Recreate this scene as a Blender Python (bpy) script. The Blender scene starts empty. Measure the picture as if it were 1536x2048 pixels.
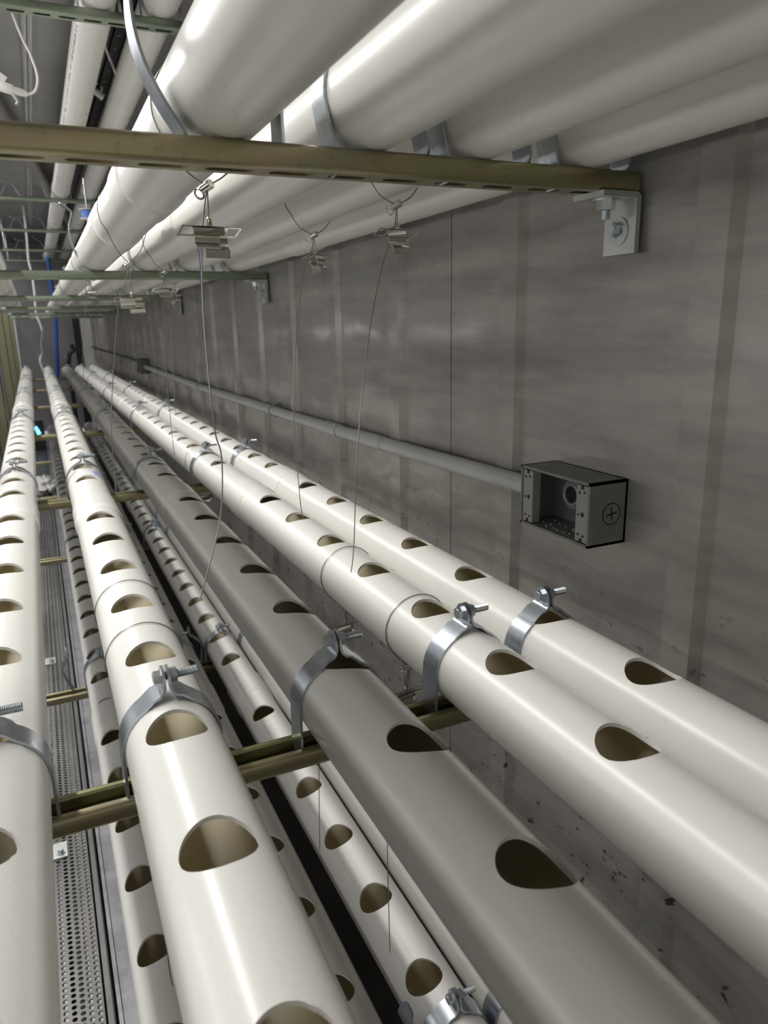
import bpy, bmesh, math, random
from mathutils import Vector, Matrix
random.seed(7)
S = 0.777                 # survey unit -> metres (3 inch pipe, 41 mm strut)
FLOOR = -1.50             # floor level in survey units
scene = bpy.context.scene
COL = scene.collection

# ------------------------------------------------------------------ camera
cam_d = bpy.data.cameras.new('camera')
cam = bpy.data.objects.new('camera', cam_d); COL.objects.link(cam)
cam_d.sensor_fit = 'VERTICAL'; cam_d.sensor_height = 24.0; cam_d.sensor_width = 18.0
cam_d.lens = 1451.65 / 2048 * 24.0
cam_d.clip_start = 0.02; cam_d.clip_end = 60
yaw, pit, rol = 0.434359, 0.260382, -0.022038
Fw = Vector((math.sin(yaw)*math.cos(pit), math.cos(yaw)*math.cos(pit), -math.sin(pit)))
Rt = Vector((math.cos(yaw), -math.sin(yaw), 0)); Up = Rt.cross(Fw)
R2 = Rt*math.cos(rol) + Up*math.sin(rol); U2 = -Rt*math.sin(rol) + Up*math.cos(rol)
M = Matrix((R2, U2, -Fw)).transposed().to_4x4()
M.translation = (0, 0, -FLOOR*S)
cam.matrix_world = M
cam_d.dof.use_dof = True; cam_d.dof.focus_distance = 1.15*S; cam_d.dof.aperture_fstop = 6.5
scene.camera = cam

# ------------------------------------------------------------------ light, exposure
W = bpy.data.worlds.new('world'); scene.world = W; W.use_nodes = True
bg = W.node_tree.nodes['Background']
bg.inputs['Color'].default_value = (1.0, 0.95, 0.84, 1); bg.inputs['Strength'].default_value = 0.45

def area(name, loc, rot, sx, sy, power, color=(1, 0.97, 0.92)):
    d = bpy.data.lights.new(name, 'AREA'); d.shape = 'RECTANGLE'; d.size = sx*S; d.size_y = sy*S
    d.energy = power; d.color = color
    o = bpy.data.objects.new(name, d); COL.objects.link(o)
    o.location = (loc[0]*S, loc[1]*S, (loc[2]-FLOOR)*S); o.rotation_euler = rot
    return o
# the tube lights along the aisle ceiling, left of the rack
area('aisle_tube_light', (-0.64, 2.45, 1.09), (0, 0, 0), 0.07, 3.9, 42, (1, 0.985, 0.96))
area('aisle_tube_light', (-0.64, 7.3, 1.09), (0, 0, 0), 0.06, 6.6, 36, (1, 0.985, 0.97))
# added side strips, not room lamps: near fills shade, far makes wall glints
area('added_side_strip', (-1.62, 1.0, -0.10), (0, math.radians(-90), 0), 0.16, 3.6, 5.5, (1, 0.985, 0.97))
area('added_side_strip', (-1.62, 7.0, -0.16), (0, math.radians(-90), 0), 0.03, 7.6, 2.6, (1, 0.985, 0.97))
area('ceiling_bounce_fill', (-0.64, 7.3, 1.04), (math.pi, 0, 0), 0.05, 6.6, 9, (1, 0.985, 0.97))  # added upward fill standing in for light bounced onto the ceiling
scene.view_settings.view_transform = 'Standard'; scene.view_settings.look = 'None'
scene.view_settings.gamma = 1; scene.view_settings.use_curve_mapping = False
scene.view_settings.exposure = 0.08

# ------------------------------------------------------------------ materials
def new_mat(name):
    m = bpy.data.materials.new(name); m.use_nodes = True
    return m, m.node_tree, m.node_tree.nodes['Principled BSDF']
def simple(name, col, rough=0.5, metal=0.0, spec=0.5):
    m, nt, b = new_mat(name)
    b.inputs['Base Color'].default_value = (*col, 1); b.inputs['Roughness'].default_value = rough
    b.inputs['Metallic'].default_value = metal; b.inputs['Specular IOR Level'].default_value = spec
    return m
def noise(nt, scale, detail=4, coord='Object', stretch=(1, 1, 1), rough=0.6):
    tc = nt.nodes.new('ShaderNodeTexCoord'); mp = nt.nodes.new('ShaderNodeMapping')
    n = nt.nodes.new('ShaderNodeTexNoise')
    mp.inputs['Scale'].default_value = stretch
    n.inputs['Scale'].default_value = scale; n.inputs['Detail'].default_value = detail; n.inputs['Roughness'].default_value = rough
    nt.links.new(tc.outputs[coord], mp.inputs['Vector']); nt.links.new(mp.outputs['Vector'], n.inputs['Vector'])
    return n.outputs['Fac']
def ramp(nt, fac, stops):
    r = nt.nodes.new('ShaderNodeValToRGB'); nt.links.new(fac, r.inputs['Fac'])
    e = r.color_ramp.elements
    while len(e) < len(stops): e.new(0.5)
    for i, (p, c) in enumerate(stops): e[i].position = p; e[i].color = (*c, 1)
    return r.outputs['Color']
def mixc(nt, fac, a, b, mode='MIX'):
    n = nt.nodes.new('ShaderNodeMix'); n.data_type = 'RGBA'; n.blend_type = mode
    if isinstance(fac, float): n.inputs[0].default_value = fac
    else: nt.links.new(fac, n.inputs[0])
    for s, v in ((6, a), (7, b)):
        if isinstance(v, tuple): n.inputs[s].default_value = (*v, 1)
        else: nt.links.new(v, n.inputs[s])
    return n.outputs[2]
def bump(nt, bsdf, fac, strength, dist=0.002, slot='Normal'):
    b = nt.nodes.new('ShaderNodeBump'); b.inputs['Strength'].default_value = strength; b.inputs['Distance'].default_value = dist
    nt.links.new(fac, b.inputs['Height']); nt.links.new(b.outputs['Normal'], bsdf.inputs[slot])

def pvc_material(name, base, dirt):
    m, nt, b = new_mat(name)
    a = noise(nt, 9, 5, stretch=(1, 0.35, 1))
    c1 = ramp(nt, a, [(0.35, tuple(x*0.93 for x in base)), (0.6, base)])
    s = noise(nt, 38, 3, stretch=(1, 0.5, 1))
    mask = ramp(nt, s, [(0.70, (0, 0, 0)), (0.78, (1, 1, 1))])
    n2 = noise(nt, 4, 2)
    mask2 = ramp(nt, n2, [(0.5, (0, 0, 0)), (0.65, (1, 1, 1))])
    mk_ = mixc(nt, 1.0, mask, mask2, 'MULTIPLY')
    c = mixc(nt, mk_, c1, dirt)
    nt.links.new(c, b.inputs['Base Color'])
    rr = ramp(nt, a, [(0.3, (0.36,)*3), (0.7, (0.25,)*3)])
    nt.links.new(rr, b.inputs['Roughness'])
    return m
PVC = pvc_material('cream_plastic', (0.84, 0.83, 0.785), (0.42, 0.41, 0.38))
PVC_SHADED = simple('cream_plastic_bore_shade', (0.71, 0.64, 0.46), 0.5)  # same plastic as outside; bore shade and yellow bounce put into the colour

def zinc_material(name, a, b_, rough, sc=30, metal=0.95):
    m, nt, b = new_mat(name)
    n = noise(nt, sc, 5)
    nt.links.new(ramp(nt, n, [(0.35, a), (0.65, b_)]), b.inputs['Base Color'])
    b.inputs['Metallic'].default_value = metal
    nt.links.new(ramp(nt, n, [(0.3, (rough*1.35,)*3), (0.7, (rough*0.8,)*3)]), b.inputs['Roughness'])
    return m
ZINC = zinc_material('zinc_plate', (0.42, 0.46, 0.51), (0.60, 0.64, 0.69), 0.27, 26)
ZINC_DARK_REFL = zinc_material('zinc_dark_reflection', (0.26, 0.29, 0.33), (0.36, 0.39, 0.43), 0.42, 26)  # same zinc; the dark room's reflection on loose straps put into the colour
BOLT = zinc_material('bolt_zinc', (0.50, 0.54, 0.57), (0.62, 0.66, 0.69), 0.3, 60)
GALV = zinc_material('galvanized_plate', (0.46, 0.50, 0.46), (0.60, 0.64, 0.60), 0.38, 18, 0.85)
STAIN = simple('stainless', (0.66, 0.64, 0.60), 0.16, 1.0)
WIRE = simple('cable_steel', (0.30, 0.29, 0.27), 0.35, 0.9)
def strut_material(name, cols):
    m, nt, b = new_mat(name)
    n = noise(nt, 5, 3, stretch=(1.0, 4, 4))
    c = ramp(nt, n, list(zip((0.28, 0.45, 0.58, 0.72), cols)))
    f = noise(nt, 120, 3)
    c = mixc(nt, ramp(nt, f, [(0.62, (0, 0, 0)), (0.75, (0.5, 0.5, 0.5))]), c, (0.16, 0.14, 0.10))
    nt.links.new(c, b.inputs['Base Color'])
    b.inputs['Metallic'].default_value = 0.85; b.inputs['Roughness'].default_value = 0.33
    return m
STRUT = strut_material('olive_zinc_strut', [(0.235, 0.265, 0.16), (0.33, 0.325, 0.175), (0.36, 0.30, 0.19), (0.235, 0.28, 0.19)])
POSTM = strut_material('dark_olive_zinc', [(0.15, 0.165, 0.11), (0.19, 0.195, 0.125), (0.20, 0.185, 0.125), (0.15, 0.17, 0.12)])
STRUT_GREENLIT = strut_material('zinc_strut_green_light', [(0.20, 0.27, 0.20), (0.25, 0.32, 0.24), (0.28, 0.31, 0.24), (0.20, 0.28, 0.225)])  # same olive zinc; greenish light on these struts is put into the colour
def wall_material():
    m, nt, b = new_mat('wall_sheet')
    n1 = noise(nt, 3.2, 6, stretch=(1, 1, 0.55))
    n2 = noise(nt, 14, 5, stretch=(1, 0.25, 1.6))
    base = ramp(nt, n1, [(0.3, (0.29, 0.278, 0.257)), (0.7, (0.40, 0.385, 0.357))])
    streak = ramp(nt, n2, [(0.32, (0.64,)*3), (0.62, (1.08,)*3)])
    c = mixc(nt, 1.0, base, streak, 'MULTIPLY')
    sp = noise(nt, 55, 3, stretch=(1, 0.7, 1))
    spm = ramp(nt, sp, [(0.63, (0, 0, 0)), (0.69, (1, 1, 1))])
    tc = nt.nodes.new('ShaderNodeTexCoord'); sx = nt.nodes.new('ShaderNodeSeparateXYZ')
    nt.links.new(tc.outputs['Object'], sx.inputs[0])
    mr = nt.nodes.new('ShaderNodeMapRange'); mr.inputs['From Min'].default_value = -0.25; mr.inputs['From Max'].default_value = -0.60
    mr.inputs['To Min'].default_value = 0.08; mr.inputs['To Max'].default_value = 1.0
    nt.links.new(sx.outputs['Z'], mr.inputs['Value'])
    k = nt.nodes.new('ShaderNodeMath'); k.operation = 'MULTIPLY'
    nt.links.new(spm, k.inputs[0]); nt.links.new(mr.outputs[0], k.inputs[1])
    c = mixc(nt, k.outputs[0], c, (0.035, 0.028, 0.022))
    nt.links.new(c, b.inputs['Base Color'])
    b.inputs['Metallic'].default_value = 0.25
    nt.links.new(ramp(nt, n2, [(0.3, (0.30,)*3), (0.7, (0.48,)*3)]), b.inputs['Roughness'])
    film = noise(nt, 2.6, 1.5, stretch=(1, 1.3, 0.7))
    b.inputs['Coat Weight'].default_value = 0.5; b.inputs['Coat Roughness'].default_value = 0.12
    bump(nt, b, film, 0.5, 0.03, 'Coat Normal')
    cover = noise(nt, 2.2, 3, stretch=(1, 1.0, 1.6))
    nt.links.new(ramp(nt, cover, [(0.46, (0.05,)*3), (0.60, (0.6,)*3)]), b.inputs['Coat Weight'])
    return m
WALL = wall_material()
def noisy(name, a, b_, sc, rough, metal=0.0):
    m, nt, b = new_mat(name)
    n = noise(nt, sc, 5)
    nt.links.new(ramp(nt, n, [(0.35, a), (0.65, b_)]), b.inputs['Base Color'])
    b.inputs['Roughness'].default_value = rough; b.inputs['Metallic'].default_value = metal
    return m
CEIL = noisy('ceiling_sheet', (0.24, 0.24, 0.235), (0.30, 0.295, 0.29), 3, 0.45, 0.2)
ENDM = noisy('end_wall_sheet', (0.24, 0.235, 0.25), (0.31, 0.30, 0.315), 2, 0.4, 0.2)
FLOORM = noisy('floor_sheet', (0.03, 0.028, 0.026), (0.055, 0.05, 0.048), 6, 0.6)
PERF = noisy('perforated_plate_metal', (0.12, 0.12, 0.118), (0.17, 0.168, 0.163), 12, 0.42, 0.4)
GSHEET = noisy('galvanized_sheet', (0.20, 0.20, 0.215), (0.30, 0.30, 0.31), 22, 0.5, 0.5)
TBAR = simple('floor_bar_alu', (0.62, 0.61, 0.58), 0.4, 0.7)
RUBBER = simple('black_rubber', (0.012, 0.012, 0.013), 0.75)
BOXG = noisy('box_grey_paint', (0.15, 0.155, 0.153), (0.19, 0.195, 0.193), 30, 0.42)
BOXL = simple('box_grey_machined', (0.26, 0.265, 0.265), 0.45, 0.1)
DARK = simple('dark_hole', (0.008, 0.008, 0.008), 0.8)
def noisy_(name, a, b_): return noisy(name, a, b_, 8, 0.45)
COND = noisy('conduit_grey', (0.42, 0.43, 0.43), (0.50, 0.51, 0.51), 8, 0.32)
WHITE = simple('white_plastic', (0.78, 0.77, 0.74), 0.4)
BLACKP = simple('black_plastic', (0.02, 0.02, 0.022), 0.4)
BLUE = simple('blue_pipe', (0.01, 0.10, 0.42), 0.4)
TWINE = simple('blue_twine_fibre', (0.16, 0.25, 0.55), 0.7)
BLUET = simple('blue_tape', (0.12, 0.25, 0.75), 0.5)
DUSTY = noisy_('dusty_grey_pipe', (0.20, 0.19, 0.17), (0.27, 0.255, 0.23))
INK = simple('grey_print', (0.20, 0.20, 0.19), 0.6)
def clear_mat():
    m, nt, b = new_mat('clear_plastic_film')
    b.inputs['Base Color'].default_value = (0.85, 0.85, 0.84, 1); b.inputs['Roughness'].default_value = 0.12
    b.inputs['Transmission Weight'].default_value = 0.55; b.inputs['IOR'].default_value = 1.35
    return m
CLEAR = clear_mat()
def emit(name, col, st):
    m, nt, b = new_mat(name)
    b.inputs['Emission Color'].default_value = (*col, 1); b.inputs['Emission Strength'].default_value = st
    return m
CYAN = emit('cyan_lamp', (0.1, 0.65, 1.0), 3.0)

# ------------------------------------------------------------------ mesh helpers
class MB:
    def __init__(s): s.v = []; s.f = []
    def add(s, vs, fs):
        o = len(s.v); s.v += [tuple(v) for v in vs]; s.f += [tuple(i+o for i in f) for f in fs]; return s
    def box(s, a, b):
        x0, y0, z0 = a; x1, y1, z1 = b
        return s.add([(x0,y0,z0),(x1,y0,z0),(x1,y1,z0),(x0,y1,z0),(x0,y0,z1),(x1,y0,z1),(x1,y1,z1),(x0,y1,z1)],
                     [(0,3,2,1),(4,5,6,7),(0,1,5,4),(1,2,6,5),(2,3,7,6),(3,0,4,7)])
    def tube(s, pts, r, seg=8, caps=True, closed=False):
        P = [Vector(p) for p in pts]; n = len(P); rr = r if isinstance(r, (list, tuple)) else [r]*n
        vs = []; ref = None
        for i in range(n):
            if closed: t = P[(i+1) % n]-P[i-1]
            else: t = P[min(i+1, n-1)]-P[max(i-1, 0)]
            if t.length < 1e-9: t = Vector((0, 0, 1))
            t.normalize()
            if ref is None:
                ref = Vector((0, 0, 1)) if abs(t.z) < 0.9 else Vector((1, 0, 0))
            a = (ref - t*ref.dot(t)).normalized(); b = t.cross(a); ref = a
            for k in range(seg):
                g = 2*math.pi*k/seg; vs.append(P[i]+(a*math.cos(g)+b*math.sin(g))*rr[i])
        fs = []
        for i in range(n if closed else n-1):
            j = (i+1) % n
            for k in range(seg):
                q = (k+1) % seg; fs.append((i*seg+k, i*seg+q, j*seg+q, j*seg+k))
        if caps and not closed:
            fs.append(tuple(range(seg))[::-1]); fs.append(tuple(range((n-1)*seg, n*seg)))
        return s.add(vs, fs)
    def cyl(s, a, b, r, seg=16): return s.tube([a, b], r, seg)
    def prism(s, prof, axis, t0, t1):
        """extrude a closed 2D profile along axis; profile coords are the other two axes in order"""
        def mk(p, t):
            if axis == 'x': return (t, p[0], p[1])
            if axis == 'y': return (p[0], t, p[1])
            return (p[0], p[1], t)
        n = len(prof)
        vs = [mk(p, t0) for p in prof]+[mk(p, t1) for p in prof]
        fs = [(i, (i+1) % n, n+(i+1) % n, n+i) for i in range(n)]
        fs += [tuple(range(n))[::-1], tuple(range(n, 2*n))]
        return s.add(vs, fs)
    def strap(s, path, w, t, yc=0.0):
        """flat bar following a path in XZ, width along Y (w may vary), thickness t"""
        n = len(path); ws = w if isinstance(w, list) else [w]*n; vs = []
        for i in range(n):
            p = Vector(path[i]); d = Vector(path[min(i+1, n-1)])-Vector(path[max(i-1, 0)]); d.normalize()
            nn = Vector((-d.y, d.x))
            for sg in (-1, 1):
                for tt in (-0.5, 0.5):
                    q = p+nn*t*tt; vs.append((q.x, yc+sg*ws[i]/2, q.y))
        fs = []
        for i in range(n-1):
            a = i*4; b = a+4
            fs += [(a, a+1, b+1, b), (a+1, a+3, b+3, b+1), (a+3, a+2, b+2, b+3), (a+2, a, b, b+2)]
        fs += [(0, 2, 3, 1), ((n-1)*4, (n-1)*4+1, (n-1)*4+3, (n-1)*4+2)]
        return s.add(vs, fs)
    def torus(s, c, ax, R, r, seg=20, sg=8):
        ax = Vector(ax).normalized(); a = ax.orthogonal().normalized(); b = ax.cross(a)
        pts = [Vector(c)+(a*math.cos(2*math.pi*k/seg)+b*math.sin(2*math.pi*k/seg))*R for k in range(seg)]
        return s.tube(pts, r, sg, closed=True)
    def sphere(s, c, r, n=12, m=8, sc=(1, 1, 1)):
        vs = []; fs = []
        for j in range(m+1):
            for i in range(n):
                th = math.pi*j/m; ph = 2*math.pi*i/n
                vs.append((c[0]+r*sc[0]*math.sin(th)*math.cos(ph), c[1]+r*sc[1]*math.sin(th)*math.sin(ph), c[2]+r*sc[2]*math.cos(th)))
        for j in range(m):
            for i in range(n):
                fs.append((j*n+i, (j+1)*n+i, (j+1)*n+(i+1) % n, j*n+(i+1) % n))
        return s.add(vs, fs)
    def mesh(s, name, mat, origin=(0, 0, 0), angle=35, recalc=True):
        me = bpy.data.meshes.new(name)
        me.from_pydata([((v[0]-origin[0])*S, (v[1]-origin[1])*S, (v[2]-origin[2])*S) for v in s.v], [], s.f)
        if recalc:
            bm = bmesh.new(); bm.from_mesh(me)
            bmesh.ops.remove_doubles(bm, verts=bm.verts, dist=1e-6)
            bmesh.ops.recalc_face_normals(bm, faces=bm.faces); bm.to_mesh(me); bm.free()
        me.polygons.foreach_set('use_smooth', [True]*len(me.polygons))
        me.set_sharp_from_angle(angle=math.radians(angle))
        if mat: me.materials.append(mat)
        return me
    def build(s, name, mat, parent=None, origin=(0, 0, 0), angle=35, recalc=True):
        o = bpy.data.objects.new(name, s.mesh(name, mat, origin if parent is None else (0, 0, 0), angle, recalc)); COL.objects.link(o)
        if parent: o.parent = parent
        else: o.location = (origin[0]*S, origin[1]*S, (origin[2]-FLOOR)*S)
        return o
def place(o, loc, rot=(0, 0, 0)):
    o.location = (loc[0]*S, loc[1]*S, (loc[2]-FLOOR)*S); o.rotation_euler = rot
def tag(o, label, cat, group=None):
    o['label'] = label; o['category'] = cat
    if group: o['group'] = group
    return o
def struct(o): o['kind'] = 'structure'; return o
def thing(name, loc, label, cat, group=None, rot=(0, 0, 0)):
    o = bpy.data.objects.new(name, None); COL.objects.link(o); place(o, loc, rot)
    o.empty_display_size = 0.02
    return tag(o, label, cat, group)
def dup(root, loc, label, group=None, rot=None):
    r = root.copy(); COL.objects.link(r)
    place(r, loc, root.rotation_euler if rot is None else rot)
    r['label'] = label
    if group: r['group'] = group
    for ch in list(root.children):
        c = ch.copy(); COL.objects.link(c); c.parent = r
        for g in list(ch.children):
            d = g.copy(); COL.objects.link(d); d.parent = c
    return r
def bez(pts, n=12):
    """Catmull-Rom through the points"""
    P = [Vector(p) for p in pts]; out = []
    for i in range(len(P)-1):
        p0 = P[max(i-1, 0)]; p1 = P[i]; p2 = P[i+1]; p3 = P[min(i+2, len(P)-1)]
        for k in range(n):
            t = k/n
            out.append(0.5*((2*p1)+(-p0+p2)*t+(2*p0-5*p1+4*p2-p3)*t*t+(-p0+3*p1-3*p2+p3)*t**3))
    out.append(P[-1]); return out

# ------------------------------------------------------------------ setting
WX = 0.785; CZ = 1.12; YA = -1.6; YB = 11.8; LX = -1.75
def wall_right():
    ribs = [-1.25, -0.83, -0.41, 0.28, 0.688, 1.120, 1.59, 1.985, 2.38, 2.77]
    y = 3.17
    while y < YB-0.2: ribs.append(y); y += 0.405
    seams = [1.342, 3.78, 6.21, 8.64, 11.05]
    prof = [(YA, 0)]
    ev = [(r, 'r') for r in ribs]+[(s_, 's') for s_ in seams]
    for yc, k in sorted(ev):
        if k == 'r': prof += [(yc-0.037, 0), (yc-0.025, -0.014), (yc+0.025, -0.014), (yc+0.037, 0)]
        else: prof += [(yc-0.0016, 0), (yc-0.0012, 0.004), (yc+0.0012, 0.004), (yc+0.0016, 0)]
    prof.append((YB, 0))
    m = MB(); vs = []
    zs = [FLOOR, CZ]
    for yy, dx in prof:
        for z in zs: vs.append((WX+dx, yy, z))
    fs = [(2*i, 2*i+1, 2*i+3, 2*i+2) for i in range(len(prof)-1)]
    m.add(vs, fs); n = len(vs)
    m.add([(WX+0.05, YA, FLOOR), (WX+0.05, YA, CZ), (WX+0.05, YB, FLOOR), (WX+0.05, YB, CZ)], [(0, 2, 3, 1)])
    o = m.build('wall_right', WALL, angle=10, recalc=False); struct(o)
wall_right()
struct(MB().box((LX, YA, CZ), (WX+0.05, YB, CZ+0.06)).build('ceiling', CEIL))
struct(MB().box((LX-0.05, YA, FLOOR), (LX, YB, CZ)).build('wall_left', ENDM))
struct(MB().box((LX, YB, FLOOR), (WX+0.05, YB+0.05, CZ)).build('wall_back', ENDM))
struct(MB().box((LX-0.05, YA, FLOOR-0.12), (WX+0.05, YB+0.05, FLOOR-0.06)).build('floor', FLOORM))
# bars of the slotted floor under the perforated plate
m = MB(); x = -0.62
while x < -0.03:
    m.box((x, 0.6, FLOOR-0.06), (x+0.036, YB-0.3, FLOOR-0.014)); x += 0.0665
struct(m.build('trim_1', TBAR))
# perforated walkway plate
def perf_plate():
    x0, x1, y0, y1 = -0.60, -0.043, 1.05, 10.2
    px, py, r, K = 0.0178, 0.0165, 0.0060, 8
    m = MB(); nx = int(round((x1-x0)/px)); zt = FLOOR
    vs = []; fs = []
    for i in range(nx):
        cx = x0+(i+0.5)*px; off = 0.5*py if i % 2 else 0
        ny = int((y1-y0)/py) - 1
        ya = y0
        vs += [(cx-px/2, y0-0.02, zt), (cx+px/2, y0-0.02, zt), (cx+px/2, y0+off, zt), (cx-px/2, y0+off, zt)]
        b = len(vs)-4; fs.append((b, b+1, b+2, b+3))
        for j in range(ny):
            cy = y0+off+(j+0.5)*py
            b = len(vs)
            for k in range(K):
                g = 2*math.pi*(k+0.5)/K; u, w = math.cos(g), math.sin(g); mm = max(abs(u), abs(w))
                vs.append((cx+u*r, cy+w*r*0.98, zt))
            cor = [(1, -1), (1, 1), (-1, 1), (-1, -1)]
            for (a, c_) in cor: vs.append((cx+a*px/2, cy+c_*py/2, zt))
            h = lambda k: b+(k % K)
            for k in range(K): vs.append((vs[b+k][0], vs[b+k][1], zt-0.0026))
            for k in range(K): fs.append((b+k, b+K+4+k, b+K+4+(k+1) % K, b+(k+1) % K))
            c0, c1, c2, c3 = b+K, b+K+1, b+K+2, b+K+3
            # hole verts at 22.5,67.5,... ; faces ring
            fs += [(h(7), c0, c1, h(0)), (h(0), c1, h(1)), (h(1), c1, c2, h(2)), (h(2), c2, h(3)), (h(3), c2, c3, h(4)), (h(4), c3, h(5)), (h(5), c3, c0, h(6)), (h(6), c0, h(7))]
        b = len(vs); ye = y0+off+ny*py
        vs += [(cx-px/2, ye, zt), (cx+px/2, ye, zt), (cx+px/2, y1, zt), (cx-px/2, y1, zt)]; fs.append((b, b+1, b+2, b+3))
    m.add(vs, fs)
    e = 0.012
    m.add([(x1, y0, zt), (x1+e, y0, zt), (x1+e, y1, zt), (x1, y1, zt)], [(0, 1, 2, 3)])
    o = m.build('floor_plate', PERF, recalc=False)
    return o
tag(perf_plate(), 'perforated grey metal walkway plate on the floor left of the lower pipes', 'floor plate')
m = MB(); m.box((-0.021, 0.7, FLOOR-0.06), (0.30, YB-0.5, FLOOR+0.004)); m.box((-0.021, 0.7, FLOOR+0.004), (-0.012, YB-0.5, FLOOR+0.012))
tag(m.build('floor_sheet', GSHEET), 'dull galvanized sheet on the floor beside the perforated plate', 'floor sheet')

# ------------------------------------------------------------------ pipes
PR = 0.0572; PT = 0.0048
def pipe_mesh(name, y0, y1, holes, hr=0.0352, ac=0.0, K=64, r=PR, t=PT, seed=1, jit=1.0):
    rnd = random.Random(seed)
    TH = math.radians(56); p = hr*1.22; V = []; N = []; F = []
    def P(a, rr, y): return (rr*math.sin(a), y, rr*math.cos(a))
    us = []
    for k in range(K):
        g = 2*math.pi*k/K; u, w = math.cos(g), math.sin(g); mm = max(abs(u), abs(w)); us.append((u/mm, w/mm, u, w))
    top = sorted(set(round(u, 6) for (u, w, _, _) in us if abs(abs(w)-1) < 1e-6))
    def grid(rr, sgn, angs, ya, yb):
        b = len(V)
        for y in (ya, yb):
            for a in angs:
                V.append(P(a, rr, y)); N.append((sgn*math.sin(a), 0, sgn*math.cos(a)))
        n = len(angs)
        for i in range(n-1):
            f = (b+i, b+i+1, b+n+i+1, b+n+i); F.append(f if sgn > 0 else f[::-1])
    hs = sorted(h for h in holes if y0+p < h < y1-p)
    cuts = [y0]
    for h in hs: cuts += [h-p, h+p]
    cuts.append(y1)
    back = [ac+TH+(2*math.pi-2*TH)*i/30 for i in range(31)]
    front = [ac+u*TH for u in top]
    for rr, sg in ((r, 1), (r-t, -1)):
        for i in range(len(cuts)-1):
            if cuts[i+1]-cuts[i] > 1e-6: grid(rr, sg, back, cuts[i], cuts[i+1])
        for i in range(0, len(cuts), 2):
            if cuts[i+1]-cuts[i] > 1e-6: grid(rr, sg, front, cuts[i], cuts[i+1])
    for h in hs:
        jr = [0.0]*K
        if jit > 0:
            ph0 = rnd.uniform(0, 6.28)
            for k in range(K):
                g = 2*math.pi*k/K
                rough = 0.0009 if (-0.9 < math.remainder(g-0.35, 2*math.pi) < 0.9) else 0.00018
                jr[k] = rnd.uniform(-1, 0.4)*rough*jit + 0.0003*math.sin(2*g+ph0)
        hx = [(hr+jr[k])*us[k][2] for k in range(K)]; hy = [(hr+jr[k])*us[k][3] for k in range(K)]
        rim = []
        for rr, sg in ((r, 1), (r-t, -1)):
            b = len(V)
            for fr in (0.0, 0.4, 1.0):
                for k in range(K):
                    x_ = max(-0.97, min(0.97, hx[k]/rr)); a0 = math.asin(x_); yy0 = hy[k]
                    a1 = us[k][0]*TH; yy1 = us[k][1]*p
                    a = a0+(a1-a0)*fr; yy = yy0+(yy1-yy0)*fr
                    V.append(P(ac+a, rr, h+yy)); N.append((sg*math.sin(ac+a), 0, sg*math.cos(ac+a)))
            for q in range(2):
                for k in range(K):
                    k2 = (k+1) % K
                    f = (b+q*K+k, b+q*K+k2, b+(q+1)*K+k2, b+(q+1)*K+k); F.append(f if sg < 0 else f[::-1])
            rim.append(b)
        b = len(V)
        for rr in (r, r-t):
            for k in range(K):
                a0 = math.asin(max(-0.97, min(0.97, hx[k]/rr)))
                V.append(P(ac+a0, rr, h+hy[k]))
                cx, sx_ = math.cos(ac), math.sin(ac)
                N.append((-us[k][2]*cx, -us[k][3], us[k][2]*sx_))
        for k in range(K):
            k2 = (k+1) % K; F.append((b+k, b+k2, b+K+k2, b+K+k))
        # stringy swarf left by the hole saw on the right of the rim
        if jit > 0:
            for q in range(5):
                k = rnd.randint(0, K//7); x_ = hx[k]; a0 = math.asin(x_/r); L = rnd.uniform(0.003, 0.008); g = rnd.uniform(-1.2, 1.2)
                A = P(ac+a0, r, h+hy[k]); a2 = a0+L*math.cos(g)/r*0.6
                Bp = P(ac+a2, r+0.0012+rnd.uniform(0, 0.002), h+hy[k]+L*math.sin(g)); Cp = P(ac+a0, r+0.0008, h+hy[k]+0.0016)
                b = len(V); V += [A, Bp, Cp]; nn = (math.sin(ac+a0), 0, math.cos(ac+a0)); N += [nn]*3; F.append((b, b+1, b+2))
    # end rims
    for y, ny in ((y0, -1), (y1, 1)):
        b = len(V); n = 48
        for rr in (r, r-t):
            for i in range(n):
                V.append(P(2*math.pi*i/n, rr, y)); N.append((0, ny, 0))
        for i in range(n):
            f = (b+i, b+(i+1) % n, b+n+(i+1) % n, b+n+i); F.append(f if ny > 0 else f[::-1])
    me = bpy.data.meshes.new(name)
    me.from_pydata([(v[0]*S, v[1]*S, v[2]*S) for v in V], [], F)
    me.polygons.foreach_set('use_smooth', [True]*len(me.polygons))
    me.normals_split_custom_set_from_vertices(N)
    me.materials.append(PVC); me.materials.append(PVC_SHADED)
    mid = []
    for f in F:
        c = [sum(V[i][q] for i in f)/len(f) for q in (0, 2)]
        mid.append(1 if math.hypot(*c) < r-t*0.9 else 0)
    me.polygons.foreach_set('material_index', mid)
    return me
def collar(y0, y1, dr=0.0034, r=PR, taper=0.006):
    m = MB(); n = 48; prof = [(y0, r-0.001), (y0+taper, r+dr), (y1-taper, r+dr), (y1, r-0.001)]
    vs = []; fs = []
    for (y, rr) in prof:
        for i in range(n):
            a = 2*math.pi*i/n; vs.append((rr*math.sin(a), y, rr*math.cos(a)))
    for j in range(3):
        for i in range(n): fs.append((j*n+i, j*n+(i+1) % n, (j+1)*n+(i+1) % n, (j+1)*n+i))
    return m.add(vs, fs)
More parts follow.
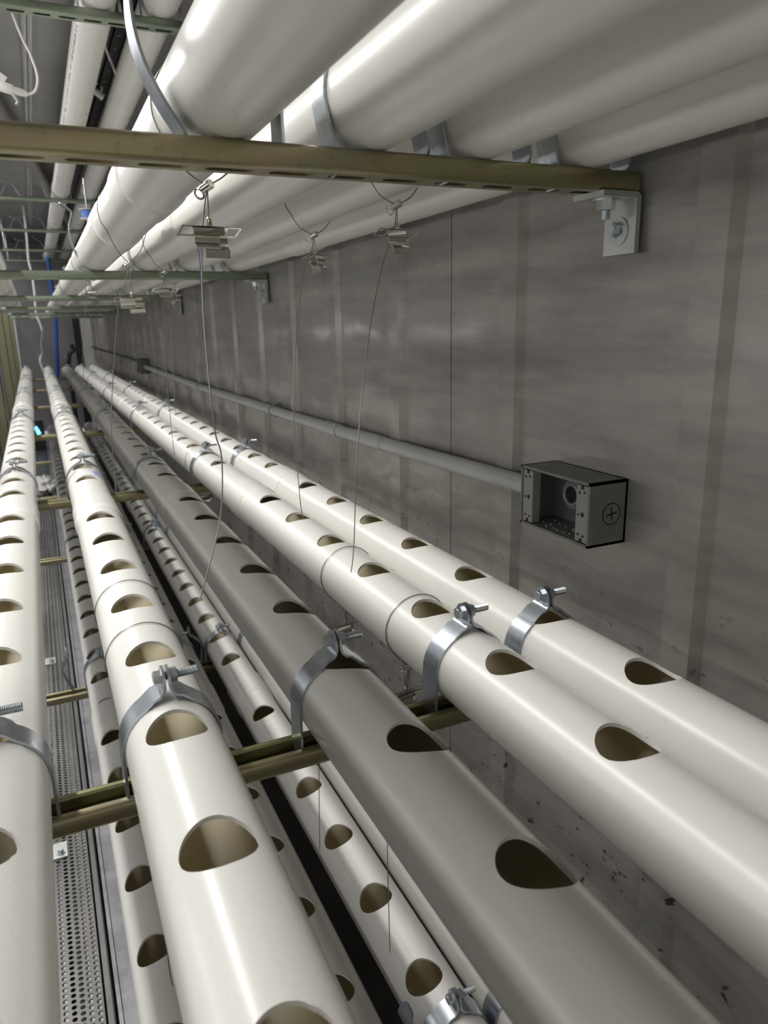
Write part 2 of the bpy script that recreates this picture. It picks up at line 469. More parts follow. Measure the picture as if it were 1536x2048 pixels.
def cap(y):
    m = MB(); n = 32; prof = [(y-0.055, PR+0.0005), (y-0.05, PR+0.007), (y+0.02, PR+0.007), (y+0.034, PR*0.8), (y+0.038, 0.0)]
    vs = []; fs = []
    for (yy, rr) in prof[:-1]:
        for i in range(n):
            a = 2*math.pi*i/n; vs.append((rr*math.sin(a), yy, rr*math.cos(a)))
    for j in range(len(prof)-2):
        for i in range(n): fs.append((j*n+i, j*n+(i+1) % n, (j+1)*n+(i+1) % n, (j+1)*n+i))
    vs.append((0, prof[-1][0], 0)); c = len(vs)-1; j = len(prof)-2
    for i in range(n): fs.append((j*n+i, j*n+(i+1) % n, c))
    return m.add(vs, fs)
def make_pipe(label, X, Zf, slope_x, slope_z, y0, y1, holes, ac, collars, group, capped=True, K=64, seed=1, jit=1.0, hr=0.0352):
    """X, Zf: centre at Y=0 ; slopes per unit Y"""
    o = bpy.data.objects.new('growing_pipe', pipe_mesh('growing_pipe', y0, y1, holes, ac=ac, K=K, seed=seed, jit=jit, hr=hr))
    COL.objects.link(o)
    place(o, (X, 0, Zf), (math.atan(slope_z), 0, -math.atan(slope_x)))
    tag(o, label, 'pipe', group)
    for c in collars: collar(c-0.08, c+0.08).build('coupling', PVC, o, angle=20)
    if capped: cap(y1).build('end_cap', PVC, o)
    return o
def hole_list(near, far0, far_pitch, end, skip=()):
    h = list(near); y = far0
    while y < end: h.append(y); y += far_pitch
    return h
ZP = -0.5051
rad = math.radians
near = lambda a, n0, n1: [a+0.2158*k for k in range(n0, n1)]
SXP = [-0.002, 0.0025, 0.0, -0.0064, -0.0050]
SP = -0.0030
XP = [-0.1033, 0.0917, 0.3185, 0.5308, 0.6745]
HP = [hole_list(near(0.868, -3, 6), 2.262, 0.203, 9.0), hole_list(near(0.567, -2, 7), 2.376, 0.206, 9.0),
      hole_list(near(0.420, -2, 8), 2.304, 0.2075, 9.0), hole_list(near(0.523, -2, 7), 2.408, 0.2060, 9.0),
      hole_list(near(0.632, -2, 7), 2.274, 0.2065, 9.0)]
AP = [-3, -1, 14, 2, 3]
LP = ['cream plastic pipe with holes, leftmost of the middle tier, cut by the left edge',
      'cream plastic pipe with holes, second from left in the middle tier',
      'shaded cream plastic pipe with holes, third from left in the middle tier',
      'cream plastic pipe with holes, fourth from left in the middle tier',
      'cream plastic pipe with holes, nearest the wall in the middle tier']
CLP = [2.13, 2.06, 2.09, 2.03, 2.16]
for i in range(5):
    make_pipe(LP[i], XP[i], ZP-SP*0.86, SXP[i], SP, -0.25, 9.6, HP[i], rad(AP[i]), [CLP[i], 5.05], 'pipes of the middle tier', seed=i+1)
# lower tier
ZL = -1.2157
XL = [0.0720, 0.3479, 0.5141, 0.6450]
HL = [hole_list([1.225-0.208*k for k in range(4)][::-1], 1.433, 0.2065, 9.3), hole_list([0.985, 0.777], 1.192, 0.2065, 9.3),
      hole_list([0.943, 0.735], 1.154, 0.2070, 9.3), hole_list([], 0.83, 0.207, 9.3)]
AL = [-14, -8, -17, -10]
LL = ['cream plastic pipe with holes, leftmost of the lower tier, beside the perforated floor plate',
      'shaded cream plastic pipe with holes, second from left in the lower tier',
      'brightly lit cream plastic pipe with holes, third from left in the lower tier',
      'cream plastic pipe nearest the wall in the lower tier, mostly hidden']
for i in range(4):
    make_pipe(LL[i], XL[i], ZL, [0, -0.001, -0.003, -0.003][i], 0, 0.3, 9.6, HL[i], rad(AL[i]), [2.2, 5.2], 'pipes of the lower tier', K=40, seed=20+i, jit=0.8)
# upper tier (seen from below)
SU = -0.0095
def ZU(y): return 0.1865+SU*(y-0.8195)            # top of strut
XU = [-0.118, 0.2140, 0.3840, 0.5320, 0.6975]
SXU = [0, 0.0015, -0.002, -0.004, -0.0066]
LU = ['pale plastic pipe at the far left edge of the upper tier, beyond the nearest strut',
      'large pale plastic pipe overhead, leftmost one resting on the nearest strut',
      'pale plastic pipe overhead, second from left on the nearest strut',
      'pale plastic pipe overhead, third from left on the nearest strut',
      'pale plastic pipe overhead, nearest the wall on the upper tier']
for i in range(5):
    make_pipe(LU[i], XU[i], ZU(0)+PR, SXU[i], SU, -0.75, 9.2, [], 0, [[2.2], [1.42, 1.98], [1.9], [2.02], [1.95]][i], 'pipes of the upper tier', seed=40+i, K=32)
# top tier
ST = -0.0152
def ZT(y): return 0.917+ST*(y-2.63)
XT = [0.310, 0.493]
LT = ['pale plastic pipe with printed side, left one of the topmost tier near the ceiling',
      'pale plastic pipe, right one of the topmost tier near the ceiling']
TP = []
for i in range(2):
    TP.append(make_pipe(LT[i], XT[i], ZT(0)+PR, 0, ST, -0.6, 10.55, [], 0, [5.9], 'pipes of the topmost tier', seed=60+i, K=32))
# the unreadable grey print line on the left topmost pipe
m = MB(); rnd = random.Random(3); y = 2.85
while y < 4.35:
    a = rad(-118)+rnd.uniform(-0.02, 0.02); L = rnd.uniform(0.006, 0.014); w = rnd.uniform(0.04, 0.10)
    r_ = PR+0.0004
    if rnd.random() > 0.18:
        m.add([(r_*math.sin(a-w), y, r_*math.cos(a-w)), (r_*math.sin(a), y, r_*math.cos(a)), (r_*math.sin(a+w), y, r_*math.cos(a+w)),
               (r_*math.sin(a+w), y+L, r_*math.cos(a+w)), (r_*math.sin(a), y+L, r_*math.cos(a)), (r_*math.sin(a-w), y+L, r_*math.cos(a-w))],
              [(0, 1, 4, 5), (1, 2, 3, 4)])
    y += 0.021
m.add([(r_*math.sin(rad(-118)-0.004), 2.85, r_*math.cos(rad(-118)-0.004)), (r_*math.sin(rad(-118)+0.004), 2.85, r_*math.cos(rad(-118)+0.004)),
       (r_*math.sin(rad(-118)+0.004), 4.35, r_*math.cos(rad(-118)+0.004)), (r_*math.sin(rad(-118)-0.004), 4.35, r_*math.cos(rad(-118)-0.004))], [(0, 1, 2, 3)])
m.build('print_line', INK, TP[0], recalc=False)

# ------------------------------------------------------------------ struts
SW = 0.0531; SH = 0.0267
def strut_mesh(x0, x1, slots):
    """channel along X, open side up, top lips at z=0, centred on y=0"""
    t = 0.0032; w = SW/2; L = 0.0125
    m = MB()
    # outline: outer bottom corners are rounded
    def rc(cx, cz, r, a0, a1, n=4): return [(cx+r*math.cos(a0+(a1-a0)*i/n), cz+r*math.sin(a0+(a1-a0)*i/n)) for i in range(n+1)]
    for sg in (-1, 1):
        R = 0.006
        outer = rc(-w+R, -SH+R, R, math.pi*1.5, math.pi, 4)+rc(-w+R, -R, R, math.pi, math.pi/2, 4)+rc(-w+L-0.004, -0.004, 0.004, math.pi/2, 0, 3)+[(-w+L, -0.0095)]
        inner = [(-w+L-t, -0.0095), (-w+L-t, -t), (-w+t+0.002, -t), (-w+t, -t-0.002), (-w+t, -SH+t+0.001), (-w+R, -SH+t)]
        prof = [(y*(1 if sg < 0 else -1), z) for (y, z) in outer+inner]
        m.prism(prof, 'x', x0, x1)
    # bottom web with slots: long holes 1-1/8 x 9/16 in at 2 in spacing
    yw = w-0.006; pit = 0.0699; hl = 0.0175; hw = 0.0085
    xs = x0; k = 0
    def web(xa, xb):
        m.box((xa, -yw, -SH), (xb, yw, -SH+t))
    n = int((x1-x0-0.02)//pit); xa = x0+0.012
    web(x0, xa)
    for i in range(n):
        cx = xa+(i+0.5)*pit; K = 24; vs = []; fs = []
        for z in (-SH, -SH+t):
            for j in range(K):
                g = 2*math.pi*j/K; u, v = math.cos(g), math.sin(g)
                ex = (hl if u > 0 else -hl)*(1 if abs(u) > 1e-6 else 0)
                vs.append((cx+ex+hw*u if abs(u) > 1e-6 else cx, hw*v, z))
            for j in range(K):
                g = 2*math.pi*j/K; u, v = math.cos(g), math.sin(g); mm = max(abs(u), abs(v))
                vs.append((cx+u/mm*pit/2, v/mm*yw, z))
        for j in range(K):
            q = (j+1) % K
            fs += [(j, q, K+q, K+j), (2*K+j, 3*K+j, 3*K+q, 2*K+q), (j, 2*K+j, 2*K+q, q)]
        m.add(vs, fs)
    web(xa+n*pit, x1)
    return m
ROWS = [0.857, 2.62, 4.34, 6.02, 7.70, 9.40]
UROWS = [0.846, 2.64, 4.34, 6.02, 7.70, 9.40]
TROWS = [0.86, 2.64, 4.34, 5.95, 7.60, 9.25, 10.45]
def ZPy(y): return ZP+SP*(y-0.86)
ORD = ['nearest', 'second', 'third', 'fourth', 'fifth', 'sixth', 'seventh']
base = strut_mesh(-0.1795, 0.776, True)
SMESH = base.mesh('strut', STRUT, recalc=False, angle=30)
def put_strut(y, z, label, group, mat=None):
    o = bpy.data.objects.new('strut', SMESH); COL.objects.link(o)
    if mat: o.material_slots[0].link = 'OBJECT'; o.material_slots[0].material = mat
    place(o, (0, y, z)); tag(o, label, 'strut', group); return o
def rowword(i): return 'nearest the camera' if i == 0 else '%s crossbar from the camera' % ORD[i]
for i, y in enumerate(UROWS): put_strut(y, ZU(y), '%s zinc slotted strut under the upper tier, %s' % ('olive' if i == 0 else 'green-light tinted', rowword(i)), 'struts of the upper tier', STRUT_GREENLIT if i else None)
for i, y in enumerate(ROWS): put_strut(y, ZPy(y)-PR, 'olive zinc strut channel under the middle tier, %s' % rowword(i), 'struts of the middle tier')
for i, y in enumerate(ROWS): put_strut(y, ZL-PR, 'brownish zinc strut channel under the lower tier, %s' % rowword(i), 'struts of the lower tier')
for i, y in enumerate(TROWS): put_strut(y, ZT(y), 'green-light tinted zinc strut under the topmost tier, %s' % rowword(i), 'struts of the topmost tier', STRUT_GREENLIT)
# posts of the rack
PX = -0.206
for i, y in enumerate(ROWS):
    zt = CZ if i < 3 else ZU(y)-SH-0.001+SH
    m = MB(); t = 0.0032; w = SW/2
    m.box((PX-w, y-w, FLOOR), (PX-w+t, y+w, zt)); m.box((PX-w, y-w, FLOOR), (PX+w, y-w+t, zt)); m.box((PX-w, y+w-t, FLOOR), (PX+w, y+w, zt))
    m.box((PX+w-t, y-w, FLOOR), (PX+w, y-w+0.0125, zt)); m.box((PX+w-t, y+w-0.0125, FLOOR), (PX+w, y+w, zt))
    tag(m.build('rack_post', POSTM, origin=(PX, y, FLOOR)), 'olive zinc upright post of the rack at the %s crossbar' % ORD[i], 'post', 'rack posts')
# end frame behind the last pipes
yF = 11.2
m = MB(); m.box((-0.235, yF, FLOOR), (-0.19, yF+0.04, 0.11)); tag(m.build('frame_upright', GALV, origin=(-0.21, yF, FLOOR)), 'pale metal frame upright left of the end wall', 'frame upright')
m = MB(); m.box((-0.235, yF, 0.11), (0.50, yF+0.04, 0.135)); tag(m.build('frame_rail', GALV, origin=(0.1, yF, 0.11)), 'pale metal rail across the top of the end frame', 'frame rail')
# threaded rods carrying the far topmost struts
for i, y in enumerate(TROWS):
    if i >= 3:
        m = MB(); m.cyl((-0.15, y, ZT(y)-SH), (-0.15, y, CZ), 0.006, 8)
        tag(m.build('threaded_rod', BOLT, origin=(-0.15, y, CZ)), 'threaded rod hanging the %s topmost strut from the ceiling' % ORD[i], 'rod', 'ceiling rods')

# ------------------------------------------------------------------ wall brackets
def hexa(m, a, b, r, rot=0.0):
    a = Vector(a); b = Vector(b); d = (b-a).normalized(); p = d.orthogonal().normalized(); q = d.cross(p)
    vs = [c+(p*math.cos(rot+k*math.pi/3)+q*math.sin(rot+k*math.pi/3))*r for c in (a, b) for k in range(6)]
    m.add(vs, [tuple(range(6))[::-1], tuple(range(6, 12))]+[(k, (k+1) % 6, 6+(k+1) % 6, 6+k) for k in range(6)]); return m
def thread(m, a, b, r, pitch=0.0019, seg=12):
    a = Vector(a); b = Vector(b); L = (b-a).length; n = max(2, int(L/pitch)*2); d = (b-a)/n
    pts = [a+d*i for i in range(n+1)]; rs = [r*(1.0 if i % 2 else 0.86) for i in range(n+1)]
    return m.tube(pts, rs, seg)
def bracket(loc_y, z, label, group):
    # local origin: inside corner at wall/strut underside ; +x toward wall
    t = thing('angle_bracket', (0.776, loc_y, z), label, 'bracket', group)
    m = MB(); th = 0.0075; hw = 0.031
    R = 0.008
    def rc(cx, cz, r, a0, a1, n=5): return [(cx+r*math.cos(a0+(a1-a0)*i/n), cz+r*math.sin(a0+(a1-a0)*i/n)) for i in range(n+1)]
    prof = [(-0.066, 0), (-0.066, -th)]+[(-th, -th)]+[(-th, -0.079), (0, -0.079)]+rc(-R, -R, R, 0, math.pi/2)
    m.prism(prof, 'y', -hw, hw); m.build('plate', GALV, t)
    b = MB(); b.cyl((-0.036, -0.002, -th), (-0.036, -0.002, -th-0.0022), 0.019, 24); w = b.build('washer', BOLT, t)
    b = MB(); hexa(b, (-0.036, -0.002, -th-0.0022), (-0.036, -0.002, -th-0.014), 0.0125, 0.4); thread(b, (-0.036, -0.002, -th-0.014), (-0.036, -0.002, -th-0.026), 0.0068); b.build('nut', BOLT, t)
    b = MB(); 
    # washer ring on the wall plate
    c = Vector((-th, 0.002, -0.048)); n = 28; vs = []; fs = []
    for (rr, xx) in ((0.0095, 0), (0.0195, 0), (0.0195, -0.0022), (0.0095, -0.0022)):
        for k in range(n): g = 2*math.pi*k/n; vs.append((c.x+xx, c.y+rr*math.cos(g), c.z+rr*math.sin(g)))
    for q in range(4):
        for k in range(n): fs.append((q*n+k, q*n+(k+1) % n, ((q+1) % 4)*n+(k+1) % n, ((q+1) % 4)*n+k))
    b.add(vs, fs); b.build('washer', BOLT, t)
    b = MB(); hexa(b, (-th, 0.003, -0.045), (-th-0.012, 0.003, -0.045), 0.0098, 0.2); b.cyl((-th-0.012, 0.003, -0.045), (-th-0.0135, 0.003, -0.045), 0.0075, 16); b.build('bolt_head', BOLT, t)
    return t
br = bracket(UROWS[0], ZU(UROWS[0])-SH, 'zinc angle bracket bolting the nearest overhead strut to the wall', 'wall brackets')
for i in (1, 2): dup(br, (0.776, UROWS[i], ZU(UROWS[i])-SH), 'zinc angle bracket fixing the %s upper strut to the wall' % ORD[i], 'wall brackets')

# ------------------------------------------------------------------ strap clamps
CW = 0.038; CT = 0.0032; EB = 0.0235
def half_path(sg):
    r = PR+CT/2+0.0006; p = []
    p += [(r*0.60, -PR-0.014), (r*0.66, -PR+0.0), (r*0.93, -r*0.45)]
    for d in range(-18, 66, 6): a = rad(d); p.append((r*math.cos(a), r*math.sin(a)))
    p += [(0.0175, r+0.0028), (0.0095, r+0.0055), (0.0048, r+0.010), (0.0030, r+0.016)]
    for q in (0.024, 0.030, 0.034, 0.0365, 0.0378): p.append((0.0030, r+q))
    return [(sg*x, z) for (x, z) in p]
def half_w():
    n = len(half_path(1)); w = [CW]*n
    w[0] = CW*0.55; w[1] = CW
    top = [0.024, 0.030, 0.034, 0.0365, 0.0378]
    for i, q in enumerate(top):
        d = max(0.0, (q-0.020)/0.018); w[n-5+i] = max(0.004, CW*0.86*math.sqrt(max(0.0, 1-d*d)))
    w[n-6] = CW*0.86; w[n-7] = CW*0.92
    return w
def straight_path(sg):
    """half whose leg drops straight from the widest point into the strut, as on the photographed clamps"""
    r = PR+CT/2+0.0006
    p = [(r+0.001, -PR-0.016), (r+0.001, -PR-0.002), (r+0.0006, -r*0.45)]
    return [(sg*x, z) for (x, z) in p]+half_path(sg)[6:]
def make_clamp(loc, label, group):
    t = thing('strap_clamp', loc, label, 'clamp', group)
    for sg in (-1, 1):
        pa = straight_path(sg); n = len(pa); w = half_w()[-n:]; w[0] = CW*0.5
        MB().strap(pa, w, CT).build('strap_half', ZINC, t, angle=50)
    zb = PR+CT+EB
    b = MB(); hexa(b, (-0.0046, 0, zb), (-0.0135, 0, zb), 0.0092, 0.3); b.cyl((-0.0135, 0, zb), (-0.0145, 0, zb), 0.0068, 16); thread(b, (-0.0046, 0, zb), (0.0400, 0, zb), 0.0056)
    b.build('bolt', BOLT, t)
    b = MB(); hexa(b, (0.0048, 0, zb), (0.0142, 0, zb), 0.0094, 0.1); b.build('nut', BOLT, t)
    return t
PNAME = ['leftmost pipe', 'second pipe from left', 'third pipe from left', 'fourth pipe from left', 'pipe nearest the wall']
proto = None
def clamp_at(loc, label, group, rz=0.0, tilt=0.0):
    global proto
    if proto is None: proto = make_clamp(loc, label, group); return proto
    return dup(proto, loc, label, group, rot=(0, tilt, rz))
jr = random.Random(5)
def strutword(k): return 'the nearest strut' if k == 0 else 'the %s strut back' % ORD[k]
for k, y in enumerate(ROWS):
    for i in range(5):
        clamp_at((XP[i]+SXP[i]*y, y, ZPy(y)), 'zinc strap clamp, middle tier, %s, on %s' % (PNAME[i], strutword(k)), 'middle tier clamps', jr.uniform(-0.04, 0.04))
for k, y in enumerate(UROWS):
    for i in range(5):
        if i == 1 and k < 2: continue
        clamp_at((XU[i]+SXU[i]*y, y, ZU(y)+PR), 'zinc strap clamp, upper tier, %s, on %s' % (PNAME[i], strutword(k)), 'upper tier clamps', tilt=rad(-12))
for k, y in enumerate(ROWS):
    for i in range(4):
        clamp_at((XL[i]+[0, -0.001, -0.003, -0.003][i]*y, y, ZL), 'zinc strap clamp, lower tier, %s, on %s' % (PNAME[i] if i < 3 else PNAME[4], strutword(k)), 'lower tier clamps')
for k, y in enumerate(TROWS):
    for i in range(2):
        clamp_at((XT[i], y, ZT(y)+PR), 'zinc strap clamp on the %s pipe of the topmost tier at %s' % (['left', 'right'][i], strutword(k)), 'topmost tier clamps')
# loose clamp halves (not bolted up): a strap standing open on its strut
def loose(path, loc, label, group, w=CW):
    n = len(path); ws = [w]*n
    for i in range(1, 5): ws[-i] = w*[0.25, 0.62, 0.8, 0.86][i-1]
    m = MB().strap(path, ws, CT); o = m.build('loose_strap', ZINC_DARK_REFL, angle=50)
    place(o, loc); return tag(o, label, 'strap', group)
p1 = [(-0.040, -0.015), (-0.046, 0.004), (-0.064, 0.032), (-0.080, 0.066), (-0.087, 0.10), (-0.086, 0.135), (-0.078, 0.16), (-0.074, 0.175), (-0.082, 0.184), (-0.094, 0.192), (-0.104, 0.199), (-0.108, 0.202)]
p1s = [(v.x, v.y) for v in bez([(a, b, 0) for a, b in p1], 4)]
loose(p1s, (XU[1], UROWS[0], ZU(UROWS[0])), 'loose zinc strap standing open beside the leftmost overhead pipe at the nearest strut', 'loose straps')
m2 = MB().strap([(0.0595, -0.016), (0.0595, 0), (0.0592, 0.03), (0.059, 0.055), (0.053, 0.08), (0.042, 0.098), (0.03, 0.108)], CW, CT)
o = m2.build('strap_half', ZINC, angle=50); place(o, (XU[1], UROWS[0], ZU(UROWS[0]))); tag(o, 'zinc strap half on the wall side of the leftmost overhead pipe, nearest strut', 'strap', 'loose straps')
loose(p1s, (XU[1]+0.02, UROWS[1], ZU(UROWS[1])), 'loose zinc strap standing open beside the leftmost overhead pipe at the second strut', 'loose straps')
half = [(x-0.0, z) for x, z in straight_path(-1)]
halfR = straight_path(1)
def lean(path, pivot, ang):
    c, s_ = math.cos(ang), math.sin(ang); return [((x-pivot[0])*c-(z-pivot[1])*s_, (x-pivot[0])*s_+(z-pivot[1])*c) for x, z in path]
k = 0
TW = ['fourth', 'fifth', 'sixth', 'seventh']
for r_i, y in enumerate(TROWS[3:]):
    for (x, pth, ang, wd) in ((-0.075, half, -0.45, 'far left, leaning right'), (0.045, halfR, 0.45, 'far left, leaning left'), (0.215, halfR, 0.30, 'beside the left topmost pipe')):
        x2 = x+0.012*r_i
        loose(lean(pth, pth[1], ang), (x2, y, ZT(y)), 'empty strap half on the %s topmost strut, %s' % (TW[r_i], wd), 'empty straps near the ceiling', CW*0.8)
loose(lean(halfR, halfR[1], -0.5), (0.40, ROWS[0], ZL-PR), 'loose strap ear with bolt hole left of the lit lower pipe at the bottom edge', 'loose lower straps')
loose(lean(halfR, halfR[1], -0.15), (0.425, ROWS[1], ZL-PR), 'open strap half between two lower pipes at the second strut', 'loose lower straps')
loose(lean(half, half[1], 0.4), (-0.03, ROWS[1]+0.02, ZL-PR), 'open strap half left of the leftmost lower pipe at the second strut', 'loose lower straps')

# ------------------------------------------------------------------ junction box and conduit
def junction_box(x0, x1, y0, y1, z0, z1, label, group):
    cx, cy, cz = (x0+x1)/2, (y0+y1)/2, (z0+z1)/2
    t = thing('junction_box', (cx, cy, cz), label, 'junction box', group)
    a, b, c = x0-cx, y0-cy, z0-cz; A, B, C = x1-cx, y1-cy, z1-cz; w = 0.0042
    m = MB(); m.box((A-w, b, c), (A, B, C)); m.box((a, b, c), (A, b+w, C)); m.box((a, B-w, c), (A, B, C)); m.box((a, b, C-w), (A, B, C)); m.box((a, b, c), (A, B, c+w))
    body = m.build('body', BOXG, t, angle=20)
    for sg in (0, 1):
        y_0, y_1 = (b+w+0.0015, b+w+0.027) if sg == 0 else (B-w-0.027, B-w-0.0015)
        m = MB(); m.box((a+0.0012, y_0, c+w+0.002), (a+0.017, y_1, C-w-0.002)); fl = m.build('mounting_ear', BOXL, t)
        h = MB(); ym = (y_0+y_1)/2
        for (dy, dz, rr) in ((-0.005, 0.034, 0.0022), (0.006, 0.032, 0.0022), (-0.002, -0.001, 0.0036), (0.007, -0.002, 0.002), (-0.005, -0.034, 0.0022), (0.006, -0.033, 0.0022)):
            h.cyl((a+0.0013, ym+dy, dz), (a+0.0009, ym+dy, dz), rr, 14)
        h.box((a+0.0009, ym-0.003, C-w-0.0075), (a+0.0013, ym+0.003, C-w-0.002)); h.box((a+0.0009, ym-0.003, c+w+0.002), (a+0.0013, ym+0.003, c+w+0.0075))
        h.build('screw_hole', DARK, fl)
    # conduit hub on the far inside, with a dark bore; knock-out bosses
    m = MB(); m.tube([(A-w-0.002, 0.018, 0.006), (A-w-0.016, 0.018, 0.006)], 0.024, 28); m.build('hub', BOXG, t)
    m = MB(); m.torus((A-w-0.016, 0.018, 0.006), (1, 0, 0), 0.017, 0.0032, 28); m.build('hub_ring', BOXL, t)
    m = MB(); m.cyl((A-w-0.0163, 0.018, 0.006), (A-w-0.0168, 0.018, 0.006), 0.014, 24); m.build('hub_bore', DARK, t)
    m = MB(); hexa(m, (A-w, -0.036, 0.012), (A-w-0.010, -0.036, 0.012), 0.0085); m.cyl((A-w-0.0102, -0.036, 0.012), (A-w-0.0115, -0.036, 0.012), 0.005, 14); m.build('ground_screw', STAIN, t)
    # plug with cross slot on the side that faces the camera
    m = MB(); m.cyl((0.006, b+0.0004, -0.001), (0.006, b-0.0006, -0.001), 0.0165, 32); pl = m.build('plug', BOXG, t)
    m = MB(); m.torus((0.006, b-0.0002, -0.001), (0, 1, 0), 0.0165, 0.0009, 36, 6); m.build('plug_ring', DARK, pl)
    m = MB(); a1 = rad(8)
    for an in (a1, a1+math.pi/2):
        d = Vector((math.cos(an), 0, math.sin(an)))*0.0105; n_ = Vector((-math.sin(an), 0, math.cos(an)))*0.0012
        c0 = Vector((0.006, b-0.0010, -0.001))
        m.add([c0-d-n_, c0+d-n_, c0+d+n_, c0-d+n_], [(0, 1, 2, 3)])
    m.build('plug_cross', DARK, pl, recalc=False)
    # bits of debris on the floor of the box
    m = MB(); rd = random.Random(9)
    for q in range(26):
        m.box(*[(lambda p: ((p[0], p[1], p[2]), (p[0]+rd.uniform(0.0008, 0.003), p[1]+rd.uniform(0.0008, 0.003), p[2]+0.001)))((rd.uniform(a+0.012, A-0.012), rd.uniform(b+0.03, B-0.03), c+w))][0])
    o = m.build('debris', WHITE, t); o['kind'] = 'stuff'
    return t
BX0 = 0.7126
junction_box(BX0, WX, 0.8133, 0.985, -0.341, -0.2412, 'open grey metal junction box on the wall with a crossed plug on its side', 'junction boxes')
jb2 = junction_box(BX0+0.005, WX, 5.95, 6.15, -0.372, -0.262, 'dark junction box far along the wall conduit', 'junction boxes')
# conduit
cpts = bez([(0.758, 0.984, -0.289), (0.758, 1.30, -0.296), (0.758, 2.09, -0.310), (0.758, 3.0, -0.318), (0.758, 3.9, -0.325), (0.758, 5.2, -0.322), (0.758, 5.95, -0.320)], 6)
t = thing('conduit', (0.758, 3.4, -0.31), 'grey plastic conduit running along the wall to the open junction box', 'conduit')
def rel(pts, o): return [(p[0]-o[0], p[1]-o[1], p[2]-o[2]) for p in pts]
o0 = (0.758, 3.4, -0.31)
MB().tube(rel(cpts, o0), 0.0172, 16).build('tube', COND, t, angle=50)
MB().tube(rel([(0.758, 1.92, -0.3075), (0.758, 2.03, -0.3095)], o0), 0.0205, 20).build('coupling', COND, t)
MB().tube(rel([(0.758, 1.62, -0.3025), (0.758, 1.80, -0.305)], o0), 0.0188, 20).build('coupling', COND, t)
def cstrap(y, z, label):
    t = thing('conduit_clamp', (0.758, y, z), label, 'clamp', 'conduit clamps')
    p = [(0.026, 0.032), (0.018, 0.030), (0.0, 0.0205)]
    m = MB(); n = 20
    m.strap([(0.0195*math.cos(rad(a)), 0.0195*math.sin(rad(a))) for a in range(60, 301, 15)], 0.016, 0.0025)
    m.box((0.009, -0.008, 0.014), (0.026, 0.008, 0.017)); m.box((0.009, -0.008, -0.017), (0.026, 0.008, -0.014)); m.build('strap', GALV, t)
    b = MB(); hexa(b, (0.004, 0, 0.022), (0.026, 0, 0.022), 0.006); b.build('screw', BOLT, t)
    b = MB(); hexa(b, (0.004, 0, -0.022), (0.026, 0, -0.022), 0.006); b.build('screw', BOLT, t)
    return t
cs = cstrap(2.575, -0.3145, 'small clamp holding the grey conduit, nearest one to the camera')
dup(cs, (0.758, 3.90, -0.325), 'small clamp holding the grey conduit, second from the camera')
dup(cs, (0.758, 5.22, -0.322), 'small clamp holding the grey conduit close to the dark far box')
tag(MB().tube(bez([(0.758, 6.15, -0.318), (0.762, 6.5, -0.300), (0.765, 7.2, -0.302), (0.768, 8.3, -0.303), (0.768, 9.9, -0.305), (0.768, 11.79, -0.31)], 6), 0.010, 10).build('conduit_run', BLACKP, origin=(0.765, 8, -0.3)), 'dark thin conduit continuing along the wall beyond the far box', 'conduit')

